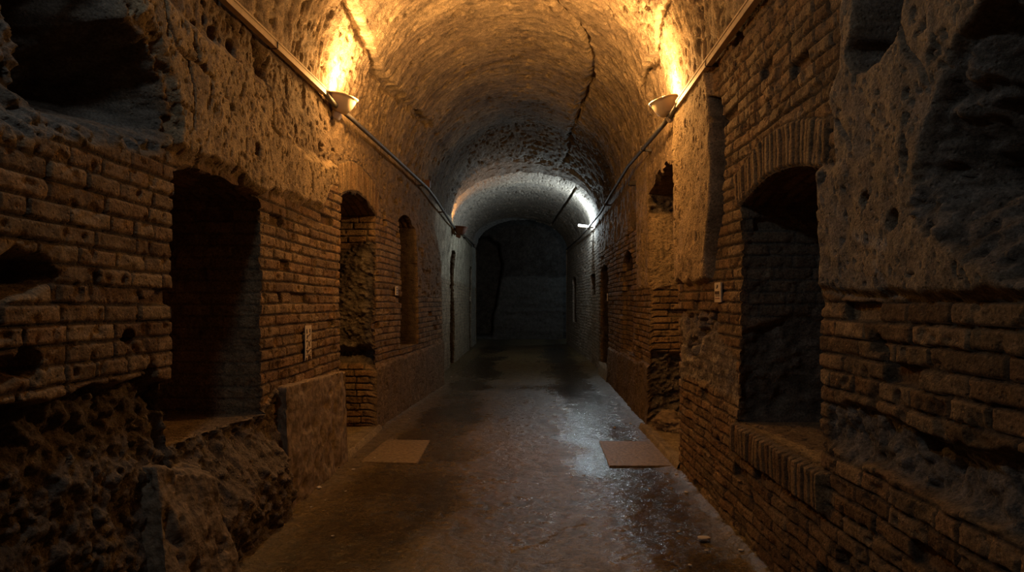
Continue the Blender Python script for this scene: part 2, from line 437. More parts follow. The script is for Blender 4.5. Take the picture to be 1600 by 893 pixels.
def left_fields(d, z):
    x = XL(d, z); s = 1.0
    nx = .05 * fbm(d * 5, z * 5, d * 0, 3, 71); nz = .05 * fbm(d * 5 + 31, z * 5, d * 0, 3, 72)
    dn, zn = d + nx, z + nz
    H, C = brickwork(d, z, x, d, z, h=.083, seed=1, depth=.018)
    # far stretch: damp pale plaster
    hp, cp = plaster(x, d, z); ht, ct = tuff(x, d, z)
    grey = sst(13.0, 14.5, d)
    cfar = mixc(ct, PALE * np.array([1.2, 1.2, 1.05]) * (.75 + .9 * np.clip(.5 + fbm(x * 5, d * 5, z * 5, 4, 77), 0, 1))[..., None], .75)
    w = np.maximum(sst(2.65, 2.8, zn), sst(10.85, 10.95, dn) * sst(1.62, 1.72, zn)) * (1 - grey)                       # rough concrete above the brick
    H = H * (1 - w) + (ht + .0) * w; C = mixc(C, ct, w)
    w = sst(13.0, 13.4, d) * sst(1.9, 2.2, zn + .3 * nx)
    w = np.maximum(w, sst(12.9, 13.2, d) * .55)
    H = H * (1 - w) + hp * w; C = mixc(C, cfar, w)
    # plain rendered base past the second doorway
    w = sst(-.02, .03, .78 + .02 * (d - 9) + nz - z) * sst(8.4, 8.5, d) * (1 - sst(13.0, 13.2, d))
    H = H * (1 - w) + (hp * .8 + .03) * w; C = mixc(C, ct * 1.05, w)
    # brick fan over the arched doorway
    o = OPEN_L[1]; dc = (o['y0'] + o['y1']) / 2; hw = (o['y1'] - o['y0']) / 2
    arch = o['z1'] + o['rise'] * np.clip(1 - ((d - dc) / hw) ** 2, -.15, 1)
    v = (z - arch) / .34
    hs, cs = soldiers(d, np.clip(v, 0, 1), x, d, z, .05, .016)
    w = sst(-.02, .02, v) * sst(-.02, .02, 1 - v) * (np.abs(d - dc) < hw + .10)
    H = H * (1 - w) + hs * w; C = mixc(C, cs, w)
    # plaster skin
    sd = polysd(dn, zn, PL_PLASTER)
    w = sst(-.012, .012, sd)
    H = H * (1 - w) + (hp + .045 * sst(0, .06, sd) + .012) * w; C = mixc(C, cp, w)
    near = d < 6.3
    hr = np.zeros_like(H); cr = np.ones_like(C) * RUBBLE
    a, b = rubble(x[near], d[near], z[near]); hr[near] = a; cr[near] = b
    # rubble foot
    sd = polysd(dn, zn, PL_LOW); w = sst(-.015, .02, sd)
    H = H * (1 - w) + (hr - .05 - .03 * sst(.25, 0, sd) + .10 * sst(1.0, .2, z)) * w; C = mixc(C, cr, w)
    # broken bank under the niche
    sd = polysd(d + nx * .6, z, PL_BANK); w = sst(-.01, .03, sd)
    H = H * (1 - w) + (hr * .9 + .06 + .13 * sst(.75, .15, z) - .10 * sst(.45, .8, z) * sst(0, .25, sd + .1)) * w
    C = mixc(C, cr * 1.15, w)
    # hollow broken into the upper wall
    sd = polysd(d + nx * .8, z + nz * .5, PL_CAV)
    ledge = sst(-.06, .22, z - (np.interp(d, [1.5, 2.47, 3.1, 3.6], [2.0, 2.17, 2.34, 2.47]) + nz * .8))
    w = sst(-.01, .03, sd)
    deep = sst(-.01, .20, sd) * (.75 + .25 * sst(.1, .5, sd)) * ledge
    deep = deep * (1 - .75 * sst(2.92, 2.72, d + nx) * sst(2.2, 2.4, z))
    H = H * (1 - w) + (hr * 1.1 - .62 * deep) * w; C = mixc(C, mixc(cr, PALE * np.ones_like(cr) * .8, .35 * (1 - ledge)), w)
    # hole knocked through the bricks
    sd = polysd(dn, zn, PL_HOLE); w = sst(-.01, .05, sd)
    H = H * (1 - w) + (hr - .13) * w; C = mixc(C, cr, w)
    for (px, py, r) in ((45, 570, .05), (10, 580, .045), (238, 583, .035), (205, 527, .03), (16, 430, .04), (610, 118, .04)):
        cd, cz = on_left(px, py)
        q = np.hypot((d - cd) * .8, z - cz) + .3 * nz
        H = H - .09 * sst(r * 1.25, r * .6, q)
    # holes in the rough concrete
    for (px, py, r) in ((362, 78, .07), (410, 115, .09), (400, 75, .06), (330, 55, .06), (463, 12, .07), (415, 195, .03), (390, 232, .03), (308, 107, .03), (500, 232, .04)):
        cd, cz = on_left(px, py)
        q = np.hypot((d - cd), z - cz) + .6 * nz
        H = H - .10 * sst(r * 1.2, r * .4, q)
    # cracks
    for ln in ([(244, 30), (262, 70), (300, 100), (318, 120), (315, 160)], [(410, 125), (418, 160), (418, 200), (430, 215)],
               [(265, 75), (282, 90), (292, 130), (290, 200)]):
        q = linesd(d + nx * .4, z + nz * .4, PLs(*ln)); H = H - .025 * sst(.016, .004, q)
    return H, C

# ---- right wall
PR_PIER = PRs((1058, 100), (1110, 90), (1117, 150), (1123, 240), (1120, 340), (1112, 400), (1112, 440), (1090, 447), (1064, 440), (1058, 300))
PR_GROOVE = PRs((1114, 150), (1127, 155), (1133, 240), (1128, 330), (1117, 420), (1112, 440), (1111, 400), (1119, 320), (1121, 240))
PR_SKIN = PRs((1318, -300), (1322, 110), (1305, 160), (1312, 250), (1284, 260), (1282, 330), (1286, 462), (1420, 466), (1700, 470), (1900, 480),
              (1900, -400), (1500, -400))
PR_CAV = PRs((1344, -250), (1436, -250), (1424, 20), (1408, 70), (1390, 95), (1345, 112), (1336, 85), (1350, 40))
PR_RCAV = PRs((1580, -400), (1572, -20), (1522, 50), (1490, 110), (1470, 170), (1456, 220), (1442, 300), (1425, 325), (1450, 350), (1520, 390), (1570, 430), (1640, 470), (2000, 560), (2000, -400))
PR_RHOLE = PRs((1500, 258), (1530, 240), (1556, 262), (1555, 285), (1530, 294), (1505, 284))
PR_BAND = PRs((1293, 632), (1330, 634), (1372, 645), (1420, 668), (1480, 690), (1560, 712), (1700, 750), (1700, 950), (1590, 850), (1500, 800), (1420, 755), (1380, 735), (1320, 720), (1293, 690))
PR_ERODE = PRs((1064, 488), (1118, 486), (1122, 520), (1152, 556), (1157, 640), (1120, 610), (1075, 590), (1064, 600))
PR_SCAR = PRs((1070, 492), (1118, 486), (1122, 510), (1098, 530), (1088, 555), (1072, 560))

def right_fields(d, z):
    x = XR(d, z)
    nx = .05 * fbm(d * 5, z * 5 + 90, d * 0, 3, 171); nz = .05 * fbm(d * 5 + 31, z * 5 + 90, d * 0, 3, 172)
    dn, zn = d + nx, z + nz
    H, C = brickwork(d, z, x, d, z, h=.08, seed=101, depth=.018)
    hp, cp = plaster(x, d, z, 130); ht, ct = tuff(x, d, z, 140)
    # far pale stretch
    w = sst(STEP - .2, STEP + .2, d); cfar = mixc(C, PALE * 1.2 * np.ones_like(C), .65)
    H = H * (1 - .5 * w) + hp * .5 * w; C = mixc(C, cfar, w)
    # rendered upper wall and plain foot in the middle stretch
    w = sst(2.62, 2.72, zn) * sst(6.3, 6.45, d) * (1 - sst(STEP - .3, STEP, d))
    H = H * (1 - w) + (ht * .6) * w; C = mixc(C, ct * 1.15, w)
    w = sst(8.55, 8.65, d) * sst(9.9, 9.6, dn) * sst(1.72, 1.8, zn)
    H = H * (1 - w) + (hp + .02) * w; C = mixc(C, cp, w)
    w = sst(.80, .74, zn + .02 * (d - 9)) * sst(8.5, 8.6, d) * sst(13.6, 13.4, d)
    H = H * (1 - w) + (hp + .03) * w; C = mixc(C, ct, w)
    # blocked niche
    w = sst(10.08, 10.16, d) * sst(11.28, 11.2, d) * sst(.8, .84, z) * sst(2.22, 2.2, z)
    H = H - .05 * w
    # arch ring over the near niche
    o = OPEN_R[0]; dc = (o['y0'] + o['y1']) / 2; hw = (o['y1'] - o['y0']) / 2
    arch = o['z1'] + o['rise'] * np.clip(1 - ((d - dc) / hw) ** 2, -.1, 1)
    v = (z - arch) / .25
    hs, cs = soldiers(d - .10 * (z - arch) * (d - dc) / hw, np.clip(v, 0, 1), x, d, z, .06, .022)
    w = sst(-.02, .02, v) * sst(-.02, .02, 1 - v) * sst(.11, .09, np.abs(d - dc) - hw)
    H = H * (1 - w) + hs * w; C = mixc(C, cs, w)
    # upright bricks along the front of its sill
    v = (z - .585) / (.79 - .585)
    hs, cs = soldiers(d, np.clip(v, 0, 1), x, d, z, .07, .035, 66)
    w = sst(-.02, .02, v) * sst(-.02, .02, 1 - v) * sst(.01, 0, np.abs(d - 3.93) - .68)
    H = H * (1 - w) + (hs + .03) * w; C = mixc(C, cs, w)
    # plastered pier beside a deep open joint
    sd = polysd(d + nx * .4, z + nz, PR_PIER); w = sst(-.01, .012, sd)
    H = H * (1 - w) + (hp + .05 * sst(0, .04, sd) + .01) * w; C = mixc(C, cp * 1.08, w)
    sd = polysd(d + nx * .25, z + nz * .4, PR_GROOVE); w = sst(-.012, .02, sd)
    H = H - .30 * w; C = mixc(C, ct * .6, w)
    # thick grey skin on the near wall
    sd = polysd(d + nx * .8, z + nz * .8, PR_SKIN); w = sst(-.012, .015, sd)
    mott = sst(.0, .5, fbm(x * 2.6, d * 2.6, z * 2.6, 4, 181))
    skin = mixc(cp * .92, PALE * np.ones_like(cp) * .82, .35 + .4 * mott)
    H = H * (1 - w) + (hp * 1.25 + .05 * sst(0, .05, sd) - .02 * mott) * w; C = mixc(C, skin, w)
    near = d < 7.0
    hr = np.zeros_like(H); cr = np.ones_like(C) * RUBBLE
    a, b = rubble(x[near], d[near], z[near], 150, 8.0, .6); hr[near] = a; cr[near] = b
    # whitish scratches
    for ln in ([(1350, 362), (1375, 375), (1395, 385)], [(1383, 415), (1388, 440), (1396, 460)]):
        q = linesd(dn, zn, PRs(*ln)); w = sst(.035, .01, q) * .6
        C = mixc(C, PALE * 1.3 * np.ones_like(C), w)
    # hollow high up, and the big broken one at the near end
    sd = polysd(dn, zn, PR_CAV); w = sst(-.01, .02, sd)
    H = H * (1 - w) + (hr - .28 * sst(0, .12, sd)) * w; C = mixc(C, cr, w)
    sd = polysd(d + nx * .6, z + nz * .6, PR_RCAV); w = sst(-.01, .025, sd)
    H = H * (1 - w) + (hr * 1.2 - .24 * sst(0, .28, sd)) * w; C = mixc(C, cr * .9, w)
    sd = polysd(dn, zn, PR_RHOLE); H = H - .22 * sst(-.03, .07, sd)
    # rubble course and scars
    sd = polysd(dn, zn, PR_BAND); w = sst(-.015, .02, sd)
    H = H * (1 - w) + (hr * .8 - .03 - .04 * sst(0, .25, sd)) * w; C = mixc(C, mixc(cr, PALE * np.ones_like(cr), .25), w)
    sd = polysd(dn, zn, PR_ERODE); w = sst(-.02, .05, sd) * .8
    H = H * (1 - w) + (hr * .55 + .01) * w; C = mixc(C, cr * 1.25, w)
    sd = polysd(dn, zn, PR_SCAR); H = H - .09 * sst(-.015, .04, sd) * sst(-.2, .15, fbm(d * 12, z * 12, d * 0, 2, 190))
    for (px, py, r) in ((1370, 535, .035), (1383, 555, .035), (1420, 690, .05), (1530, 270, .06), (1365, 308, .02), (1410, 343, .03), (1170, 780, .05), (1125, 690, .04), (1075, 630, .04)):
        cd, cz = on_right(px, py)
        q = np.hypot(d - cd, z - cz) + .5 * nz
        H = H - .08 * sst(r * 1.25, r * .5, q)
    for ln in ([(1422, 45), (1430, 75), (1455, 100), (1465, 140)], [(1320, 190), (1330, 205), (1345, 230)], [(1020, 458), (1036, 456), (1050, 440), (1062, 430)]):
        q = linesd(d + nx * .4, z + nz * .4, PRs(*ln)); H = H - .03 * sst(.018, .004, q)
    return H, C

def build_wall(name, side, openings, fields, XF, table):
    ys = axis_steps(-3.0, END, table)
    zs = np.arange(0, 418) * (SPRING + .04) / 417 - .04
    sgn = 1 if side == 'left' else -1                    # outwards from the wall face, into the passage
    for o in openings:                                   # snap to the grid
        o['i0'] = int(np.argmin(abs(ys - o['y0']))); o['i1'] = int(np.argmin(abs(ys - o['y1'])))
        ys[o['i0']] = o['y0']; ys[o['i1']] = o['y1']
        o['k0'] = int(np.argmin(abs(zs - o['z0']))) if o['z0'] > 0 else 0
        o['k1'] = int(np.argmin(abs(zs - o['z1'])))
        o['z1'] = float(zs[o['k1']])
        if o['z0'] > 0: o['z0'] = float(zs[o['k0']])
    D, Z = np.meshgrid(ys, zs, indexing='ij')
    keep = np.ones((len(ys) - 1, len(zs) - 1), bool)
    for o in openings:
        keep[o['i0']:o['i1'], o['k0']:o['k1']] = False
        dc = (o['y0'] + o['y1']) / 2; hw = (o['y1'] - o['y0']) / 2
        t = np.clip(1 - ((D - dc) / hw) ** 2, 0, 1)
        a = o['rise'] * t
        if o['n'] == 'window_1': a = o['rise'] * sst(0, .25, 1 - np.abs((D - dc) / hw)) + .03 * fbm(D * 5, D * 0, D * 0, 3, 77) * t
        if o['n'] in ('door_4',): a = a + .10 * fbm(D * 4, D * 0, D * 0, 3, 78) * t
        up = np.clip(1 - (Z - o['z1']) / .55, 0, 1) * (Z >= o['z1'] - 1e-6)
        Z = Z + a * up
    H, C = fields(D, Z)
    H = H * sst(SPRING, SPRING - .12, Z)
    X = XF(D, Z)
    a, b, c = shape_noise(X, D, Z)
    P = np.stack([X + a + sgn * H, D + b * .6, Z + c], -1)
    o = Join(); o.grid(P, C, keep, flip=(side == 'left'))
    ob = o.build(name, M_MAS)
    tag(ob, kind='structure')
    return ys, zs, P, C

def lining(o, side, P, C, XF):
    """jambs, soffit, sill and back of one recess; its front edge is the wall's own edge"""
    s = -1 if side == 'left' else 1                      # direction into the wall
    J = Join()
    dep = o['depth']; st = .014 if o['y0'] < 9 else .03
    us = np.linspace(0, dep, int(dep / st) + 2)
    i0, i1, k0, k1 = o['i0'], o['i1'], o['k0'], o['k1']
    def piece(edge, normal, style, flip):
        edge = np.asarray(edge[0]); ecol = edge_c
        n = len(edge)
        U, _ = np.meshgrid(us, np.arange(n), indexing='ij')
        B = np.repeat(edge_b[None], len(us), 0).copy()
        B[..., 0] += s * U
        x, y, z = B[..., 0], B[..., 1], B[..., 2]
        a, b, c = shape_noise(x, y, z)
        if style == 'brick': h, col = brickwork(U if normal[2] == 0 else y, z if normal[2] == 0 else U, x, y, z, h=.083, seed=201, depth=.018)
        elif style == 'brickcool':
            h, col = brickwork(U, z, x, y, z, h=.083, seed=201, depth=.012)
            h2_, c2 = plaster(x, y, z, 230); h = h * .6 + h2_ * .6; col = mixc(col, c2 * .9, .5)
        elif style == 'core':
            h, col = brickwork(U, z, x, y, z, h=.083, seed=203, depth=.03)
            hr, cr = rubble(x, y, z, 205, 13)
            nb = .08 * fbm(y * 4, U * 4, z * 4, 3, 206)
            w = sst(.78, .84, z + nb * .4) * sst(2.42, 2.34, z + nb + .55 * (.4 - U) * 0 + .35 * U)
            h = h * (1 - w) + (hr * .75 - .03) * w; col = mixc(col, cr * .9, w)
            h = h - .13 * sst(.11, .02, np.abs(z + nb * .6 - .93))
            h = h + .05 * sst(.86, .7, z)
        elif style == 'half':
            h, col = brickwork(U, z, x, y, z, h=.083, L0=.3, seed=207, depth=.012)
            hr, cr = rubble(x, y, z, 208, 7, .3)
            nb = .06 * fbm(y * 4, U * 4, z * 4, 3, 209)
            w = sst(1.42, 1.36, z + nb - .35 * U)
            h = h * (1 - w) + (hr * .7 - .01) * w; col = mixc(mixc(col, PALE * np.ones_like(col) * .7, .45), cr, w)
        elif style == 'pier':
            h, col = brickwork(U, z, x, y, z, h=.083, seed=211, depth=.03)
            hp, cp = plaster(x, y, z, 212); hr, cr = rubble(x, y, z, 213, 9)
            nb = .07 * fbm(y * 4, U * 4, z * 4, 3, 214)
            w = sst(1.70, 1.74, z + nb * .4 - .3 * U); h = h * (1 - w) + (hp + .02) * w; col = mixc(col, cp, w)
            w = sst(2.70, 2.78, z + nb); h = h * (1 - w) + (hr * 1.3 - .05) * w; col = mixc(col, cr, w)
            w = sst(.98, .92, z + nb * .7); h = h * (1 - w) + (hr * 1.3 - .05) * w; col = mixc(col, cr, w)
        elif style == 'earth':
            h, col = plaster(x, y, z, 215); h = h * .9; col = col * .85
        elif style == 'painted_shade':  # tuff colour darkened so the lit jambs read as deep shade
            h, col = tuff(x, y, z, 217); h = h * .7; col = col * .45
        else:
            h, col = tuff(x, y, z, 216); h = h * .7
        t = np.arange(n) / max(n - 1, 1)
        edgefade = sst(0, .04, np.minimum(t, 1 - t))[None, :]
        h = h * edgefade * sst(0, .05, dep - U)
        Q = np.stack([x + a + normal[0] * h, y + b * .6 + normal[1] * h, z + c + normal[2] * h], -1)
        f = (1 - sst(0, .07, U))[..., None]
        Q = Q + (edge - Q[0])[None] * f
        col = mixc(col, np.repeat(ecol[None], len(us), 0), f[..., 0])
        J.grid(Q, col, None, flip)
        return Q
    L = (side == 'left')
    zz = np.linspace(0, 1, k1 - k0 + 1)
    def base(i, ks):   # undisplaced edge
        return None
    # far jamb (faces the camera) and near jamb
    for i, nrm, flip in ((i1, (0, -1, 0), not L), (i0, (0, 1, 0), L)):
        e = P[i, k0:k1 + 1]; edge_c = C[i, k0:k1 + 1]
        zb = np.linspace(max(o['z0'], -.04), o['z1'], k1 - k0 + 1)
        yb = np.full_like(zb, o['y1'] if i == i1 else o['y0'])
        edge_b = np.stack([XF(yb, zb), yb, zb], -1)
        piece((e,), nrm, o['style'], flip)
    # soffit and sill
    yb = np.linspace(o['y0'], o['y1'], i1 - i0 + 1)
    dc = (o['y0'] + o['y1']) / 2; hw = (o['y1'] - o['y0']) / 2
    e = P[i0:i1 + 1, k1]; edge_c = C[i0:i1 + 1, k1]
    zb = o['z1'] + o['rise'] * np.clip(1 - ((yb - dc) / hw) ** 2, 0, 1)
    edge_b = np.stack([XF(yb, zb), yb, zb], -1)
    piece((e,), (0, 0, -1), 'brick' if o['style'] != 'pier' else 'tuff', L)
    if o['k0'] > 0:
        e = P[i0:i1 + 1, k0]; edge_c = C[i0:i1 + 1, k0]
        zb = np.full_like(yb, o['z0'])
        edge_b = np.stack([XF(yb, zb), yb, zb], -1)
        piece((e,), (0, 0, 1), 'earth', not L)
    # back
    yy, z2 = np.meshgrid(np.linspace(o['y0'] - .05, o['y1'] + .05, 60), np.linspace(max(o['z0'], 0) - .06, o['z1'] + o['rise'] + .05, 80), indexing='ij')
    x2 = XF(yy, z2) + s * dep
    a, b, c = shape_noise(x2, yy, z2)
    hb, cb = brickwork(yy, z2, x2, yy, z2, seed=220, depth=.02)
    J.grid(np.stack([x2 + a - s * hb * .6 - s * .02, yy, z2], -1), cb, None, L)
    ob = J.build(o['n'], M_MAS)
    tag(ob, o['label'], 'doorway' if o['n'].startswith('door') else 'niche', kind='structure')
    return ob

TAB = ([-3, 1.6, 2.3, 4.2, 6, 8, 10, 14, 25], [.12, .05, .0085, .0095, .0125, .018, .026, .04, .06])
ysL, zsL, PLg, CLg = build_wall('wall_left', 'left', OPEN_L, left_fields, XL, TAB)
ysR, zsR, PRg, CRg = build_wall('wall_right', 'right', OPEN_R, right_fields, XR, ([-3, 1.2, 1.8, 4.2, 6, 8, 10, 14, 25], [.12, .05, .0085, .0095, .0125, .018, .026, .04, .06]))
linings = {}
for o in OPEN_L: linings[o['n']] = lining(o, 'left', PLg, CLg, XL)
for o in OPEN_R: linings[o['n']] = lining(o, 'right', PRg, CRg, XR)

# ------------------------------------------------------------------ vault
def vault_pt(th, d, rise):
    xl = XL(d, np.full_like(d, SPRING)); xr = XR(d, np.full_like(d, SPRING))
    xc = (xl + xr) / 2; a = (xr - xl) / 2
    return xc - a * np.cos(th), SPRING + rise * np.sin(th)

RISE1, RISE2 = 1.67, 1.12
# long cracks in the crown, as (distance along, angle round the arch)
def on_vault(px, py):
    '''where a sight line meets the high vault: (distance along, angle round the arch)'''
    tx, tz = (px - VX) / FPX, (VY - py) / FPX
    dd = np.linspace(4, 16, 6000)
    xl = XL(dd, np.full_like(dd, SPRING)); xr = XR(dd, np.full_like(dd, SPRING))
    xc = (xl + xr) / 2; a = (xr - xl) / 2
    x = tx * dd; z = CAMZ + tz * dd
    v = ((x - xc) / a) ** 2 + ((z - SPRING) / RISE1) ** 2 - 1
    k = int(np.argmax(v > 0))
    return dd[k], math.atan2((z[k] - SPRING) / RISE1, -(x[k] - xc[k]) / a[k])
def PVs(*p): return [on_vault(*q) for q in p]
CR_LEFT = PVs((540, 0), (556, 35), (572, 75), (590, 112), (612, 142), (640, 168), (668, 196))
CR_RIGHT = PVs((866, 0), (885, 20), (912, 47), (924, 76), (926, 95), (922, 128), (907, 165), (895, 198))
CR_RIGHT = CR_RIGHT + [(15.0, CR_RIGHT[-1][1] - .03)]
CR_LOW = PVs((1042, 4), (1030, 30), (1027, 50), (1023, 89), (1011, 111), (1000, 128))
CR_END = PVs((668, 196), (700, 190), (745, 181), (802, 186), (850, 180))

def vault_fields(th, d, x, z):
    n = fbm(x * 2.2, d * 2.2, z * 2.2, 5, 301, .6)
    ang = th * 1.67
    streak = fbm(ang * 2.2, d * 16, d * 0, 3, 305) * .6 + fbm(ang * 6, d * 34, d * 0, 2, 309) * .4
    f = fbm(x * 24, d * 24, z * 24, 2, 312)
    pit = sst(.28, .5, fbm(x * 12, d * 12, z * 12, 3, 315))
    H = .03 * n + .022 * streak + .011 * f - .04 * pit
    C = mixc(TUFF * .95, PLASTER * .9, np.clip(.5 + 1.6 * n, 0, 1)) * np.clip(1 + .7 * streak + .5 * f, .3, 2)[..., None]
    wob = .05 * fbm(d * 3, th * 3, d * 0, 3, 320)
    jag = fbm(d * 9, th * 15, d * 0, 3, 322, .6)
    # the crown carries a smoother coat than the haunches
    tl = np.interp(d, [p[0] for p in CR_LEFT], [p[1] for p in CR_LEFT]); tr = np.interp(d, [p[0] for p in CR_RIGHT], [p[1] for p in CR_RIGHT])
    coat = sst(0, .05, th - tl - wob * .6) * sst(0, .05, tr + wob * .6 - th) * sst(13.9, 13.2, d + wob * 6)
    H = H * (1 - .35 * coat) + .035 * coat
    # rough haunches
    rough = (1 - coat) * sst(.15, .5, fbm(x * 1.1, d * 1.1, z * 1.1, 3, 330) + .25)
    ht, ct = tuff(x, d, z, 340)
    H = H + rough * ht * 1.25; C = mixc(C, ct * 1.15, rough * .6)
    for ln, w, dp in ((CR_LEFT, .03, .08), (CR_RIGHT, .035, .11), (CR_LOW, .035, .10)):
        q = linesd(d + wob + .03 * jag, th * 1.67 + wob * .7 + .045 * jag, [(a, b * 1.67) for a, b in ln])
        br = sst(-.5, -.1, fbm(d * 2.5, th * 2, d * 0, 2, 350)) * .8 + .2
        ww = w * (1 + .8 * vnoise(d * 4, th * 5, d * 0, 351))
        H = H - dp * sst(ww * 1.8, ww * .5, q) * br
    # broken holes near the crown
    for (dd, tt, r) in [(*on_vault(a, b), r) for a, b, r in ((714, 16, .09), (848, 8, .10), (786, 8, .05), (889, 66, .05), (655, 60, .04), (640, 95, .03))]:
        q = np.hypot(d - dd, (th - tt) * 1.67) + wob * .8
        H = H - .09 * sst(r * 1.3, r * .4, q)
    return H, C

def build_ceiling():
    J = Join()
    # high vault
    ds = axis_steps(-3.0, STEP, ([-3, 4.5, 5.5, 9, 16], [.12, .06, .018, .018, .03]))
    th = np.linspace(0, PI, 300)
    D, T = np.meshgrid(ds, th, indexing='ij')
    rise = RISE1 - .36 * sst(13.6, STEP, D) ** 1.3
    X, Z = vault_pt(T, D, rise)
    H, C = vault_fields(T, D, X, Z)
    # ragged lip towards the step, and a sag just before it
    H = H * sst(0, .1, Z - SPRING)
    pale = sst(13.3, 14.4, D + .5 * fbm(X * 2, D * 2, Z * 2, 3, 371))
    C = C * (1 - .68 * sst(11.0, 13.4, D + 1.5 * fbm(X, D, Z, 2, 374)))[..., None]  # lamp falloff painted in: vault colour darkens towards the step
    pale = sst(14.2, 15.2, D + .8 * fbm(X * 2, D * 2, Z * 2, 3, 371))
    C = mixc(C, PALE * .5 * np.ones_like(C) * (1 + .5 * fbm(X * 9, D * 9, Z * 9, 3, 372))[..., None], pale * .7)
    H = H + pale * rubble(X, D, Z, 373, 7.0)[0] * .6 * sst(0, .3, Z - SPRING)
    a, b, c = shape_noise(X, D, Z)
    P = np.stack([X + a + np.cos(T) * H, D + b * .6, Z + c - np.sin(T) * H], -1)
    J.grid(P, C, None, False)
    last = P[-1]
    # stepped face of broken masonry down to the lower vault
    rs = np.linspace(0, 1, 40)
    Rr, T2 = np.meshgrid(rs, th, indexing='ij')
    D2 = np.full_like(Rr, STEP)
    X1, Z1 = vault_pt(T2, D2, np.full_like(Rr, RISE1 - .36)); X2, Z2 = vault_pt(T2, D2, np.full_like(Rr, RISE2))
    rag = .05 * fbm(T2 * 5, T2 * 0, T2 * 0, 3, 360)
    X3 = X1 + (X2 - X1) * Rr; Z3 = Z1 + (Z2 + rag * np.sin(T2) - Z1) * Rr
    D3 = D2 + .55 * np.sin(T2) * Rr
    hr, cr = rubble(X3, D3, Z3, 362, 6.0, .5)
    fade = np.sin(T2) ** .6
    a, b, c = shape_noise(X3, D3, Z3)
    P2 = np.stack([X3 + a, D3 + b * .6 - hr * fade * 1.3, Z3 + c + .3 * hr * fade * Rr], -1)
    P2 += (last - P2[0])[None] * (1 - sst(0, .25, Rr))[..., None]
    J.grid(P2, mixc(cr, PALE * np.ones_like(cr) * .7, .4), None, False)
    # low vault
    ds = axis_steps(0, 1, ([0, 1], [.008, .008]))
    U, T4 = np.meshgrid(ds, th, indexing='ij')
    st = STEP + .55 * np.sin(T4)
    D4 = st + (END - st) * U
    X4, Z4 = vault_pt(T4, D4, np.full_like(D4, RISE2))
    H4, C4 = vault_fields(T4, D4 + 20, X4, Z4)
    H4 = H4 * sst(0, .1, Z4 - SPRING)
    q = linesd(D4, T4, [(16.2, 2.35), (18, 2.33), (20, 2.30), (22.5, 2.28), (25, 2.25)])
    H4 = H4 - .12 * sst(.03, .008, q) * sst(0, .1, Z4 - SPRING)
    a, b, c = shape_noise(X4, D4, Z4)
    P4 = np.stack([X4 + a + np.cos(T4) * H4, D4 + b * .6, Z4 + c - np.sin(T4) * H4], -1)
    P4 += (P2[-1] - P4[0])[None] * (1 - sst(0, .06, U))[..., None]
    C4 = mixc(C4, PALE * 1.15 * np.ones_like(C4), .65)
    J.grid(P4, C4, None, False)
    # masonry above the end arch, facing the cross corridor
    Rr, T5 = np.meshgrid(np.linspace(0, 1, 6), th, indexing='ij')
    X5, Z5 = vault_pt(T5, np.full_like(Rr, END), np.full_like(Rr, RISE2))
    xo = np.clip(-6 * np.cos(T5) * 1.6, -6, 6); zo = np.where(np.abs(np.cos(T5)) > .62, SPRING + 2.3 * np.clip(np.tan(np.clip(PI / 2 - np.abs(T5 - PI / 2), 0, 1.5)), 0, 1), SPRING + 2.3)
    P5 = np.stack([X5 + (xo - X5) * Rr, np.full_like(Rr, END + .02), Z5 + (zo - Z5) * Rr], -1)
    P5 += (P4[-1] - P5[0])[None] * (1 - sst(0, .3, Rr))[..., None]
    J.grid(P5, TUFF, None, False)
    ob = J.build('ceiling', M_MAS)
    tag(ob, kind='structure')
build_ceiling()

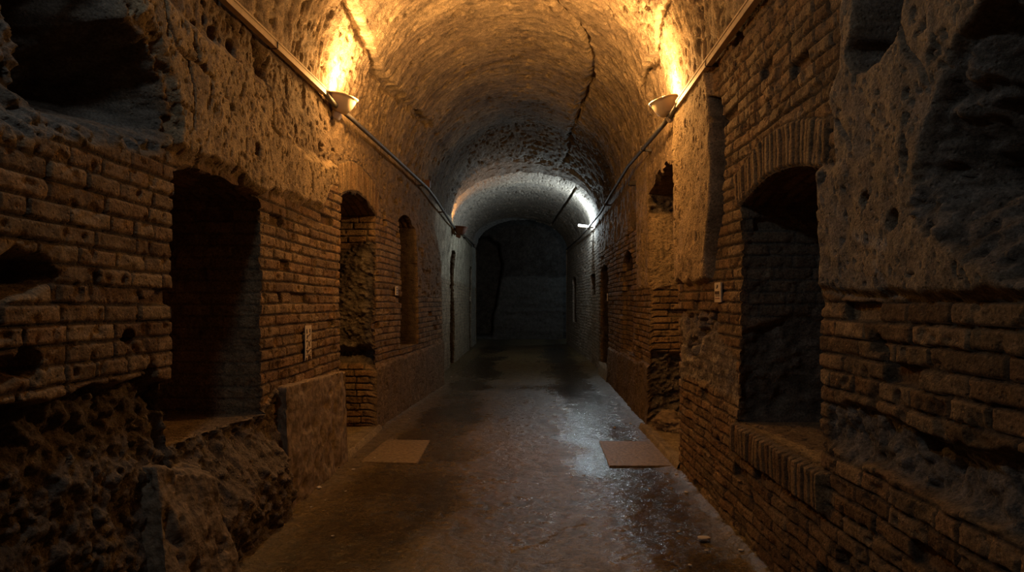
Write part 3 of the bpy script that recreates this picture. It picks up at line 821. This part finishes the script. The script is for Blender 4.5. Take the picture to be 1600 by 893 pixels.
# ------------------------------------------------------------------ cross corridor at the end
def build_back():
    xs = np.linspace(-6, 6, 240); zs = np.linspace(-.05, 6, 130)
    X, Z = np.meshgrid(xs, zs, indexing='ij')
    Y = np.full_like(X, BACK)
    hp, cp = plaster(X, Y, Z, 401); hr, cr = rubble(X, Y, Z, 405, 3.0, .3)
    nb = .12 * fbm(X * 2, Z * 2, X * 0, 4, 410)
    H = hp * 1.5 + .05 * fbm(X * 1.2, Z * 6, X * 0, 3, 411)
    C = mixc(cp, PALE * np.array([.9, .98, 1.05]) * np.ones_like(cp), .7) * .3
    # lower paler coat, and a broken opening on the left
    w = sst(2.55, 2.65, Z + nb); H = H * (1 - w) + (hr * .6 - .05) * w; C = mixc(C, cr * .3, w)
    sd = polysd(X + nb * .7, Z + nb * .7, [(-2.5, .1), (-1.55, .1), (-1.45, .9), (-1.2, 2.2), (-1.05, 3.2), (-1.25, 4.0), (-1.7, 4.3), (-2.5, 4.3)])
    w = sst(-.05, .1, sd)
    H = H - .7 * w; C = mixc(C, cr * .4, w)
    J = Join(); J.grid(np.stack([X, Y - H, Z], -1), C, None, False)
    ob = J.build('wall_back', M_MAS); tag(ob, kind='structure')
    for nm, x in (('wall_corridor_left', -6), ('wall_corridor_right', 6)):
        Yg, Zg = np.meshgrid(np.linspace(END - .5, BACK + .2, 20), np.linspace(-.05, 6, 30), indexing='ij')
        J = Join(); J.grid(np.stack([np.full_like(Yg, x), Yg, Zg], -1), TUFF, None, x < 0)
        tag(J.build(nm, M_MAS), kind='structure')
    Xg, Yg = np.meshgrid(np.linspace(-6, 6, 30), np.linspace(END - .1, BACK + .2, 20), indexing='ij')
    J = Join(); J.grid(np.stack([Xg, Yg, 5.75 + .1 * np.sin(Xg)], -1), TUFF, None, True)
    tag(J.build('ceiling_corridor', M_MAS), kind='structure')
    for nm, xa, xb in (('wall_end_left', -6, -1.93), ('wall_end_right', 1.43, 6)):
        Xg, Zg = np.meshgrid(np.linspace(xa, xb, 30), np.linspace(-.05, SPRING + .02, 30), indexing='ij')
        J = Join(); J.grid(np.stack([Xg, np.full_like(Xg, END + .01), Zg], -1), TUFF, None, True)
        tag(J.build(nm, M_MAS), kind='structure')
build_back()

# closing wall well behind the viewer
Xg, Zg = np.meshgrid(np.linspace(-2.1, 1.7, 30), np.linspace(-.05, 5.4, 40), indexing='ij')
J = Join(); J.grid(np.stack([Xg, np.full_like(Xg, -3.0), Zg], -1), TUFF, None, True)
tag(J.build('wall_rear', M_MAS), kind='structure')

# ------------------------------------------------------------------ floor
def build_floor():
    ys = axis_steps(-3.0, BACK + .1, ([-3, 2.2, 3.4, 6, 9, 14, 28], [.15, .08, .0105, .0125, .02, .045, .12]))
    xs = np.linspace(-2.9, 2.5, 430)
    X, Y = np.meshgrid(xs, ys, indexing='ij')
    dl = X - XL(Y, np.zeros_like(Y)); dr = XR(Y, np.zeros_like(Y)) - X
    e = np.minimum(dl, dr)
    n = fbm(X * 1.3, Y * .8, X * 0, 4, 501); f = fbm(X * 14, Y * 14, X * 0, 4, 503, .65); s = fbm(X * 1.6, Y * 1.5, X * 0, 4, 505)
    Z = .008 * n + .004 * f + .02 * sst(.10, -.02, e + .05 * f) * (1 + 1.2 * f)
    grit = fbm(X * 19, Y * 19, X * 0, 3, 507, .75)
    crk = linesd(X + .04 * f, Y + .04 * n, [(-.1, 4.35), (.1, 4.5), (.25, 4.8), (.42, 4.9)])
    Z = Z - .008 * sst(.02, .006, crk)
    # trodden middle strip is damp grit, the sides hold standing water, the far edges are dry
    strip = sst(.95, .35, np.abs(X + .12 + .12 * n))
    side_r = sst(.45, .8, X + .25 * s) * sst(1.45, 1.1, X)
    side_l = sst(-.55, -.95, X - .25 * s) * sst(-1.75, -1.35, X)
    pud = np.clip(np.maximum(side_r * .95, side_l * .75) + .35 * s, 0, 1)
    dry = sst(.45, .12, dl + .25 * n + .15 * s) + .4 * sst(.18, .03, dr + .2 * n); dry = np.clip(dry, 0, 1) 
    wet = np.clip(.30 + .25 * s + .55 * pud - .5 * dry, 0, 1)
    film = sst(.25, .5, X + .3 * s) * sst(1.0, .7, X + .3 * s)
    wet = np.clip(wet + .32 * film + .35 * f + .2 * grit, 0, 1) * sst(27, 20, Y)
    Z = Z - .006 * pud + .0075 * grit * (1 - .85 * pud)
    base = np.array([.125, .086, .038]) * np.ones(X.shape + (3,))
    C = base * np.clip(1 + .35 * n + .5 * f + .8 * grit, .2, 3)[..., None]
    C = mixc(C, C * .3, pud * .9); C = mixc(C, np.array([.135, .10, .052]) * (1 + .3 * f + .6 * grit)[..., None], dry)
    np_mesh('floor', np.stack([X, Y, Z], -1).reshape(-1, 3), grid_faces(*X.shape), C.reshape(-1, 3), M_FLOOR, None, True, {'wet': wet.ravel()})
    tag(bpy.data.objects['floor'], kind='structure')
    # floor of the cross corridor
    for xa, xb in ((-6, -2.9), (2.5, 6)):
        Xg, Yg = np.meshgrid(np.linspace(xa, xb, 10), np.linspace(END, BACK + .1, 10), indexing='ij')
        o = np_mesh('floor_corridor', np.stack([Xg, Yg, Xg * 0], -1).reshape(-1, 3), grid_faces(10, 10), np.full((100, 3), .08), M_FLOOR, None, True, {'wet': np.full(100, .3)})
        tag(o, kind='structure')
build_floor()

# ------------------------------------------------------------------ stones and paving
def rough_block(name, poly8, mat, amp=.02, cuts=24, seed=0, parent=None):
    """a hexahedron given by its 8 corners (bottom 4, top 4), subdivided, rounded and roughened"""
    bm = bmesh.new()
    vs = [bm.verts.new(p) for p in poly8]
    for f in ((0, 3, 2, 1), (4, 5, 6, 7), (0, 1, 5, 4), (1, 2, 6, 5), (2, 3, 7, 6), (3, 0, 4, 7)):
        bm.faces.new([vs[i] for i in f])
    bmesh.ops.subdivide_edges(bm, edges=bm.edges[:], cuts=cuts, use_grid_fill=True)
    for _ in range(2): bmesh.ops.smooth_vert(bm, verts=bm.verts[:], factor=.5, use_axis_x=True, use_axis_y=True, use_axis_z=True)
    bm.normal_update()
    co = np.array([v.co[:] for v in bm.verts]); no = np.array([v.normal[:] for v in bm.verts])
    h = amp * fbm(co[:, 0] * 5, co[:, 1] * 5, co[:, 2] * 5, 5, seed, .6) * 2 - amp * 1.3 * sst(.2, .45, fbm(co[:, 0] * 11, co[:, 1] * 11, co[:, 2] * 9, 3, seed + 5))
    co = co + no * h[:, None]
    for v, p in zip(bm.verts, co): v.co = p
    return bm_obj(name, bm, mat, parent, True)

# tall slab standing against the wall below the paper panel
o = rough_block('stone_slab', [(-1.96, 5.16, -.01), (-1.80, 5.16, -.01), (-1.80, 6.86, -.01), (-1.96, 6.86, -.01),
                               (-1.96, 5.16, .95), (-1.825, 5.16, .95), (-1.825, 6.86, .90), (-1.96, 6.86, .90)], M_STONE, .016, 44, 602)
tag(o, 'tall pitted stone slab standing at the foot of the left wall below the paper panel', 'stone slab')
# boulder below the near niche
o = rough_block('boulder', [(-2.05, 3.25, -.03), (-1.66, 3.20, -.03), (-1.66, 4.00, -.03), (-2.05, 4.15, -.03),
                            (-2.05, 3.45, .80), (-1.88, 3.46, .76), (-1.78, 3.86, .60), (-2.05, 4.00, .72)], M_BOULDER, .028, 40, 604)
tag(o, 'big chunk of broken stone leaning against the left wall below the dark niche', 'boulder')

def paving(name, pts, label, seed):
    bm = bmesh.new()
    lo = [bm.verts.new((x, y, -.01)) for x, y in pts]; hi = [bm.verts.new((x, y, .007)) for x, y in pts]
    n = len(pts)
    bm.faces.new(hi); bm.faces.new(lo[::-1])
    for i in range(n): bm.faces.new((lo[i], lo[(i + 1) % n], hi[(i + 1) % n], hi[i]))
    bmesh.ops.bevel(bm, geom=[e for e in bm.edges if all(v in hi for v in e.verts)], offset=.006, segments=2, affect='EDGES')
    return tag(bm_obj(name, bm, M_PAVE), label, 'paving slab', 'flat paving slabs in front of the doorways')
def fl(px, py):
    d = FPX * CAMZ / (py - VY); return ((px - VX) * d / FPX, d)
paving('paving_slab', [fl(562, 722), fl(652, 724), fl(672, 688), fl(604, 687)], 'dry flat slab on the floor in front of the left arched doorway', 1)
paving('paving_slab', [fl(952, 728), fl(1062, 728), fl(1024, 690), fl(936, 689)], 'dry flat slab on the floor in front of the right ragged doorway', 2)

# thresholds of the two floor-level doorways, slightly raised, with a kerb
def threshold(door, x0, x1, y0, y1, zt, tilt):
    par = linings[door]
    xs = np.linspace(x0, x1, 50); ys = np.linspace(y0, y1, 90)
    X, Y = np.meshgrid(xs, ys, indexing='ij')
    f = fbm(X * 8, Y * 8, X * 0, 4, 520)
    u = np.abs(X - x1) / abs(x1 - x0)
    edge = np.abs(X - x1)
    Z = zt * sst(0, .05, edge) - .03 * (1 - sst(0, .05, edge)) + .008 * f + .02 * sst(.10, .04, edge) * sst(0, .04, edge)
    C = np.array([.30, .235, .15]) * (1 + .35 * f)[..., None]
    J = Join(); J.grid(np.stack([X + .015 * f, Y, Z], -1), C, None, x1 < x0)
    return J.build('threshold', M_MAS, par)
threshold('door_1', -2.70, -1.80, 6.86, 8.55, .045, 0)
threshold('door_4', 2.15, 1.38, 6.46, 8.62, .05, 0)
threshold('door_5', 2.3, 1.53, 13.4, 15.1, .26, 0)

# heap of fallen rubble inside the right doorway
bm = bmesh.new()
bmesh.ops.create_icosphere(bm, subdivisions=5, radius=1)
co = np.array([v.co[:] for v in bm.verts]); 
n = fbm(co[:, 0] * 2, co[:, 1] * 2, co[:, 2] * 2, 5, 611, .65)
co = co * (1 + .5 * n)[:, None] * np.array([.22, .26, .15])
for v, p in zip(bm.verts, co): v.co = p + np.array([1.74, 8.28, .11])
tag(bm_obj('rubble_heap', bm, M_STONE, None, True), 'low heap of fallen rubble inside the ragged right doorway', 'rubble')

# pale chips scattered on the floor
chip_bm = bmesh.new(); bmesh.ops.create_icosphere(chip_bm, subdivisions=2, radius=1)
for v in chip_bm.verts:
    k = 1 + .35 * float(vnoise(np.array(v.co.x * 1.7), np.array(v.co.y * 1.7), np.array(v.co.z * 1.7), 620)); v.co = v.co * k
chip0 = bm_obj('stone_chip', chip_bm, M_CHIP, None, False)
spots = [(498, 763, .020), (540, 768, .008), (486, 793, .008), (552, 734, .012), (1100, 844, .030), (1072, 770, .014), (1083, 742, .022), (1057, 742, .012),
         (1104, 861, .010), (1158, 861, .012), (1060, 831, .010), (960, 668, .012), (985, 662, .014), (640, 655, .012), (508, 782, .007), (585, 716, .010),
         (705, 589, .02), (690, 606, .016), (1015, 764, .008), (1078, 884, .009), (1135, 815, .010), (520, 838, .008), (1043, 712, .012)]
for i, (px, py, r) in enumerate(spots):
    o = chip0 if i == 0 else chip0.copy()
    if i: COL.objects.link(o)
    x, y = fl(px, py)
    o.location = (x, y, .004 + r * .35); o.rotation_euler = (0, 0, random.uniform(0, 6)); o.scale = (r * 1.5, r, r * .55)
    tag(o, 'small pale stone chip lying on the wet floor', 'stone chip', 'pale stone chips scattered on the wet floor')

# ------------------------------------------------------------------ conduits and trunking
def run(name, trunk, pipe, clips, label, side, hooks):
    root = empty(name, trunk[0])
    root_inv = Matrix.Translation(-Vector(trunk[0]))
    def place(o): o.matrix_parent_inverse = root_inv; return o
    s = 1 if side == 'left' else -1
    # trunking in lengths, with a small gap at each joint
    bm = bmesh.new(); tube(bm, trunk, 0, flat=(.045, .06)); place(bm_obj('trunking', bm, M_TRAY, root))
    bm = bmesh.new(); tube(bm, [Vector(p) + Vector((s * .024, 0, .022)) for p in trunk], 0, flat=(.008, .014)); place(bm_obj('trunking_lip', bm, M_TRAY, root))
    bm = bmesh.new(); tube(bm, pipe, .025, 12); place(bm_obj('pipe', bm, M_PIPE, root, True))
    for c in clips:
        c = Vector(c)
        bm = bmesh.new(); box(bm, c, (.055, .022, .07), None, .006)
        box(bm, c + Vector((-s * .07, 0, -.02)), (.08, .02, .03))
        place(bm_obj('clip', bm, M_DARK, root))
    return tag(root, label, 'conduit')

def lerp(a, b, t): return tuple(a[i] + (b[i] - a[i]) * t for i in range(3))
LT = [(-1.86, .2, 3.43), (-1.86, 4.2, 3.46), (-1.855, 6.2, 3.505)]
LP = [(-1.86, 6.15, 3.505), (-1.84, 6.5, 3.47), (-1.81, 7.0, 3.47), (-1.76, 9.3, 3.50), (-1.71, 11.6, 3.52), (-1.68, 12.3, 3.46), (-1.69, 15.2, 3.30), (-1.71, 16.0, 3.31), (-1.76, 19, 3.42), (-1.82, 23.0, 3.47)]
RT = [(1.375, .2, 3.44), (1.375, 4.2, 3.43), (1.375, 6.25, 3.40)]
RP = [(1.375, 6.2, 3.40), (1.37, 6.5, 3.38), (1.375, 7.0, 3.39), (1.41, 9.6, 3.50), (1.455, 12, 3.47), (1.49, 14, 3.42), (1.50, 16.8, 3.42), (1.49, 20, 3.43), (1.38, 24.5, 3.45)]
run('cable_conduit', LT, LP, [(-1.857, 5.0, 3.478), (-1.72, 11.2, 3.515), (-1.685, 13.6, 3.39), (-1.77, 19.4, 3.425)],
    'cream trunking and grey pipe running along the top of the left wall', 'left', None)
run('cable_conduit', RT, RP, [(1.375, 5.2, 3.415), (1.39, 8.3, 3.45), (1.47, 13, 3.445)],
    'cream trunking and grey pipe running along the top of the right wall', 'right', None)

# ------------------------------------------------------------------ lamps
def uplight(name, loc, tilt, yaw, label, glass, scale=1.0, body=M_CREAM, side='left', lit=True):
    root = empty(name, loc)
    s = 1 if side == 'left' else -1
    root.scale = (scale,) * 3
    rot = (Matrix.Rotation(yaw, 4, 'Z') @ Matrix.Rotation(tilt, 4, 'Y'))
    bm = bmesh.new()
    outer = [(.045, -.13), (.075, -.125), (.105, -.09), (.13, -.04), (.150, .02), (.156, .045), (.170, .05), (.172, .062), (.156, .066)]
    inner = [(.148, .055), (.135, .0), (.11, -.05), (.07, -.095), (.02, -.11)]
    lathe(bm, outer + inner, 40, rot)
    bm_obj('bowl', bm, body, root, True)
    bm = bmesh.new(); lathe(bm, [(.001, -.088), (.030, -.086), (.040, -.05), (.036, -.02), (.02, 0), (.001, .006)], 20, rot)
    bm_obj('bulb', bm, glass, root, True)
    bm = bmesh.new(); q = rot @ Vector((s * .0, -.05, .072)); box(bm, rot @ Vector((0.06 * s, 0, .074)), (.13, .05, .012), rot.to_3x3(), .003)
    bm_obj('hinge_plate', bm, M_DARK, root)
    bm = bmesh.new(); box(bm, rot @ Vector((-s * .035, 0, -.165)), (.11, .085, .075), rot.to_3x3() @ Matrix.Rotation(.35 * s, 3, 'Y'), .01)
    bm_obj('gear_box', bm, body, root)
    bm = bmesh.new()
    tube(bm, [rot @ Vector((-s * .06, 0, -.15)), Vector((-s * .13, 0, -.10)), Vector((-s * .19, 0, -.07)), Vector((-s * .30, 0, -.06))], .018, 10)
    tube(bm, [Vector((-s * .14, .0, -.14)), Vector((-s * .15, 0, -.02)), Vector((-s * .16, 0, .06))], .014, 8)
    box(bm, (-s * .16, 0, -.06), (.05, .10, .12), None, .008)
    bm_obj('bracket', bm, M_DARK, root)
    return tag(root, label, 'lamp')

uplight('uplight', (-1.80, 6.62, 3.53), .22, 0, 'cream bowl uplight glowing amber on the left wall beside the trunking end', M_AMBER, .84, M_CREAM, 'left')
uplight('uplight', (1.325, 6.62, 3.50), -.28, 0, 'cream bowl uplight glowing amber on the right wall above the plastered pier', M_AMBER, .84, M_CREAM, 'right')
uplight('uplight', (-1.58, 16.0, 3.28), .1, 0, 'small brown uplight on the far left wall with an orange streak above', M_AMBER, 1.0, M_RUST, 'left')
# far right: slim white-lit fitting
root = empty('fluorescent_uplight', (1.36, 16.9, 3.44))
bm = bmesh.new(); box(bm, (0, 0, 0), (.26, .10, .05), Matrix.Rotation(.12, 3, 'Y'), .015); bm_obj('housing', bm, M_CREAM, root)
bm = bmesh.new(); box(bm, (-.005, 0, .034), (.23, .09, .022), Matrix.Rotation(.12, 3, 'Y'), .006)
box(bm, (-.005, -.052, .005), (.23, .008, .03), Matrix.Rotation(.12, 3, 'Y')); bm_obj('tube', bm, M_WHITE, root)
bm = bmesh.new(); box(bm, (.14, 0, -.03), (.07, .07, .10), None, .01); tube(bm, [(.12, 0, -.02), (.30, 0, -.02)], .02, 8); bm_obj('bracket', bm, M_DARK, root)
tag(root, 'slim white fluorescent uplight on the far right wall', 'lamp')

# small fittings
bm = bmesh.new(); box(bm, (0, 0, 0), (.09, .14, .14), None, .01); o = bm_obj('junction_box', bm, M_RUST); o.location = (-1.75, 11.9, 3.63)
tag(o, 'little rust red junction box on the left wall just above the grey pipe', 'junction box')
bm = bmesh.new(); box(bm, (0, 0, 0), (.10, .12, .06), None, .01); box(bm, (.06, 0, -.05), (.03, .05, .10)); o = bm_obj('wall_bracket', bm, M_DARK); o.location = (1.48, 9.7, 3.27)
tag(o, 'small dark bracket on the right wall just below the grey pipe', 'bracket')
bm = bmesh.new(); lathe(bm, [(.02, -.07), (.06, -.06), (.065, .04), (.05, .06), (.01, .065)], 16, Matrix.Rotation(-1.57, 4, 'X')); o = bm_obj('pipe_cap', bm, M_PIPE, None, True); o.location = (-1.80, 23.1, 3.46)
tag(o, 'round grey fitting closing the far end of the left pipe', 'fitting')

# ------------------------------------------------------------------ plates on the walls
def plate(name, side, px, py0, py1, wd, parts, label, cat, bulge=.045, torn=False):
    d, zt = (on_left if side == 'left' else on_right)(px, py0); _, zb = (on_left if side == 'left' else on_right)(px, py1)
    s = 1 if side == 'left' else -1
    g, ysg, zsg = (PLg, ysL, zsL) if side == 'left' else (PRg, ysR, zsR)
    ia, ib = np.searchsorted(ysg, d - wd / 2), np.searchsorted(ysg, d + wd / 2) + 1
    ka, kb = np.searchsorted(zsg, zb), np.searchsorted(zsg, zt)
    xx = g[ia:ib, ka:kb, 0]
    x = (xx.max() if side == 'left' else xx.min()) + s * .006
    root = empty(name, (x, d, (zt + zb) / 2)); hh = (zt - zb); 
    bm = bmesh.new()
    if torn:
        n = 9; prof = [(-wd / 2, hh / 2), (wd / 2, hh / 2)]
        bot = [(wd / 2 - wd * i / n, -hh / 2 + (.035 if i in (3, 4, 5) else .012 * ((i * 7) % 3))) for i in range(n + 1)]
        pts = prof + bot
        a = [bm.verts.new((0, y, z)) for y, z in pts]; b = [bm.verts.new((s * .005, y, z)) for y, z in pts]
        bm.faces.new(a); bm.faces.new(b[::-1])
        for i in range(len(pts)): bm.faces.new((a[i], a[(i + 1) % len(pts)], b[(i + 1) % len(pts)], b[i]))
    else:
        box(bm, (0, 0, 0), (.012, wd, hh), None, .002)
    bm_obj('card', bm, M_PAPER, root)
    off = s * (.0075 if not torn else .006)
    for (mat, nm, rects) in parts:
        bm = bmesh.new()
        for (cy, cz, w, h, r) in rects: box(bm, (off, cy * wd, cz * hh), (.003, w * wd, h * hh), Matrix.Rotation(r, 3, 'X'))
        bm_obj(nm, bm, mat, root)
    return tag(root, label, cat)

rng = random.Random(5)
figure = [(-.25, .33, .12, .13, .3), (.22, .34, .14, .11, -.2), (.1, .22, .45, .03, .3), (-.2, .17, .1, .10, -.4), (-.3, .05, .1, .05, .3), (.0, .02, .35, .025, -.5), (.25, .04, .2, .03, .6),
          (.15, -.06, .08, .12, .5), (-.1, -.09, .08, .14, -.5), (-.2, -.14, .18, .03, .4)]
figure += [(rng.uniform(-.4, .4), rng.uniform(-.44, -.15), rng.uniform(.05, .16), rng.uniform(.012, .035), rng.uniform(-1, 1)) for _ in range(22)]
plate('paper_panel', 'left', 476, 508, 562, .165, [(M_INK, 'drawing', figure)], 'tall pale paper panel with dark scribbled marks and a torn foot on left brickwork', 'panel', torn=True)
plate('number_plate', 'right', 1125, 441, 472, .17,
      [(M_INK, 'print', [(0, .32, .12, .13, .2), (.06, .26, .2, .05, -.5), (-.2, -.02, .2, .16, 0), (.05, -.02, .2, .16, 0), (.29, -.02, .17, .16, 0), (0, -.17, .6, .03, 0)]), (M_REDINK, 'red_line', [(0, -.30, .65, .035, 0)])],
      'pale plate with dark print and a red line, right of the plastered pier', 'plate')
plate('number_plate', 'left', 617, 447, 461, .16, [(M_INK, 'print', [(0, .28, .5, .12, 0), (0, .02, .3, .2, 0), (0, -.28, .55, .1, 0)])],
      'small grey plate on the left brickwork between the arched doorway and the tall niche', 'plate')
plate('number_plate', 'left', 734.5, 463, 470, .2, [(M_INK, 'print', [(0, .05, .5, .3, 0)])],
      'tiny white plate at the far end of the left wall', 'plate')
plate('number_plate', 'right', 949.8, 458, 470, .08, [(M_INK, 'print', [(0, .05, .5, .3, 0)])],
      'tiny white plate beside the narrow black doorway in the right wall', 'plate')

# ------------------------------------------------------------------ lights
def light(kind, name, loc, energy, col, size=.04, target=None, angle=None, blend=.6):
    l = bpy.data.lights.new(name, kind); l.energy = energy; l.color = col
    if kind != 'AREA': l.shadow_soft_size = size
    if kind == 'SPOT': l.spot_size = angle; l.spot_blend = blend
    if kind == 'AREA': l.size = size
    o = bpy.data.objects.new(name, l); COL.objects.link(o); o.location = loc
    if target is not None: o.rotation_euler = (Vector(target) - Vector(loc)).to_track_quat('-Z', 'Y').to_euler()
    return o
AMB = (1.0, .56, .20)
light('SPOT', 'amber_light', (-1.785, 6.62, 3.602), 330, AMB, .05, (-1.35, 6.9, 4.6), 2.6, .9)
light('SPOT', 'amber_light', (1.305, 6.62, 3.575), 330, AMB, .05, (.87, 6.9, 4.57), 2.6, .9)
for x in (-1.60, 1.12):        # stray light over the low inner rim of each bowl
    light('POINT', 'amber_spill', (x, 6.62, 3.60), 84, (1, .50, .14), .06)
for x in (-1.80, 1.32): light('POINT', 'amber_core', (x, 6.62, 3.59), 60, AMB, .04)
light('SPOT', 'amber_light_far', (-1.60, 16.0, 3.34), 48, (1, .45, .12), .04, (-1.5, 16.05, 4.3), 1.9, .6)
light('POINT', 'white_light_far', (1.33, 16.9, 3.53), 170, (.78, .93, 1.0), .05)
# a cool lamp of the same run, high on the left just above the viewer
light('POINT', 'white_light_near', (-1.46, 1.9, 4.2), 32, (.72, .88, 1.0), .10)
light('POINT', 'corridor_light', (3.2, 26.6, 3.6), 45, (.5, .75, 1.0), .1)

w = bpy.data.worlds.new('dark'); w.use_nodes = True
w.node_tree.nodes['Background'].inputs[0].default_value = (.4, .5, .6, 1); w.node_tree.nodes['Background'].inputs[1].default_value = .0
sc.world = w

# ------------------------------------------------------------------ camera
cam = bpy.data.cameras.new('camera'); co = bpy.data.objects.new('camera', cam); COL.objects.link(co)
cam.sensor_width = 36; cam.lens = 36 * FPX / 1600
cam.shift_x = -(VX - 800) / 1600; cam.shift_y = (VY - 446.5) / 1600
cam.clip_start = .05
co.location = (0, 0, CAMZ); co.rotation_euler = (PI / 2, 0, 0)
sc.camera = co
vs = sc.view_settings
vs.view_transform = 'Standard'; vs.look = 'None'; vs.gamma = 1; vs.exposure = -.18; vs.use_curve_mapping = False
sc.cycles.use_denoising = True; sc.cycles.denoising_prefilter = 'NONE'
sc.cycles.max_bounces = 8; sc.cycles.diffuse_bounces = 5
sc.cycles.sample_clamp_indirect = 4
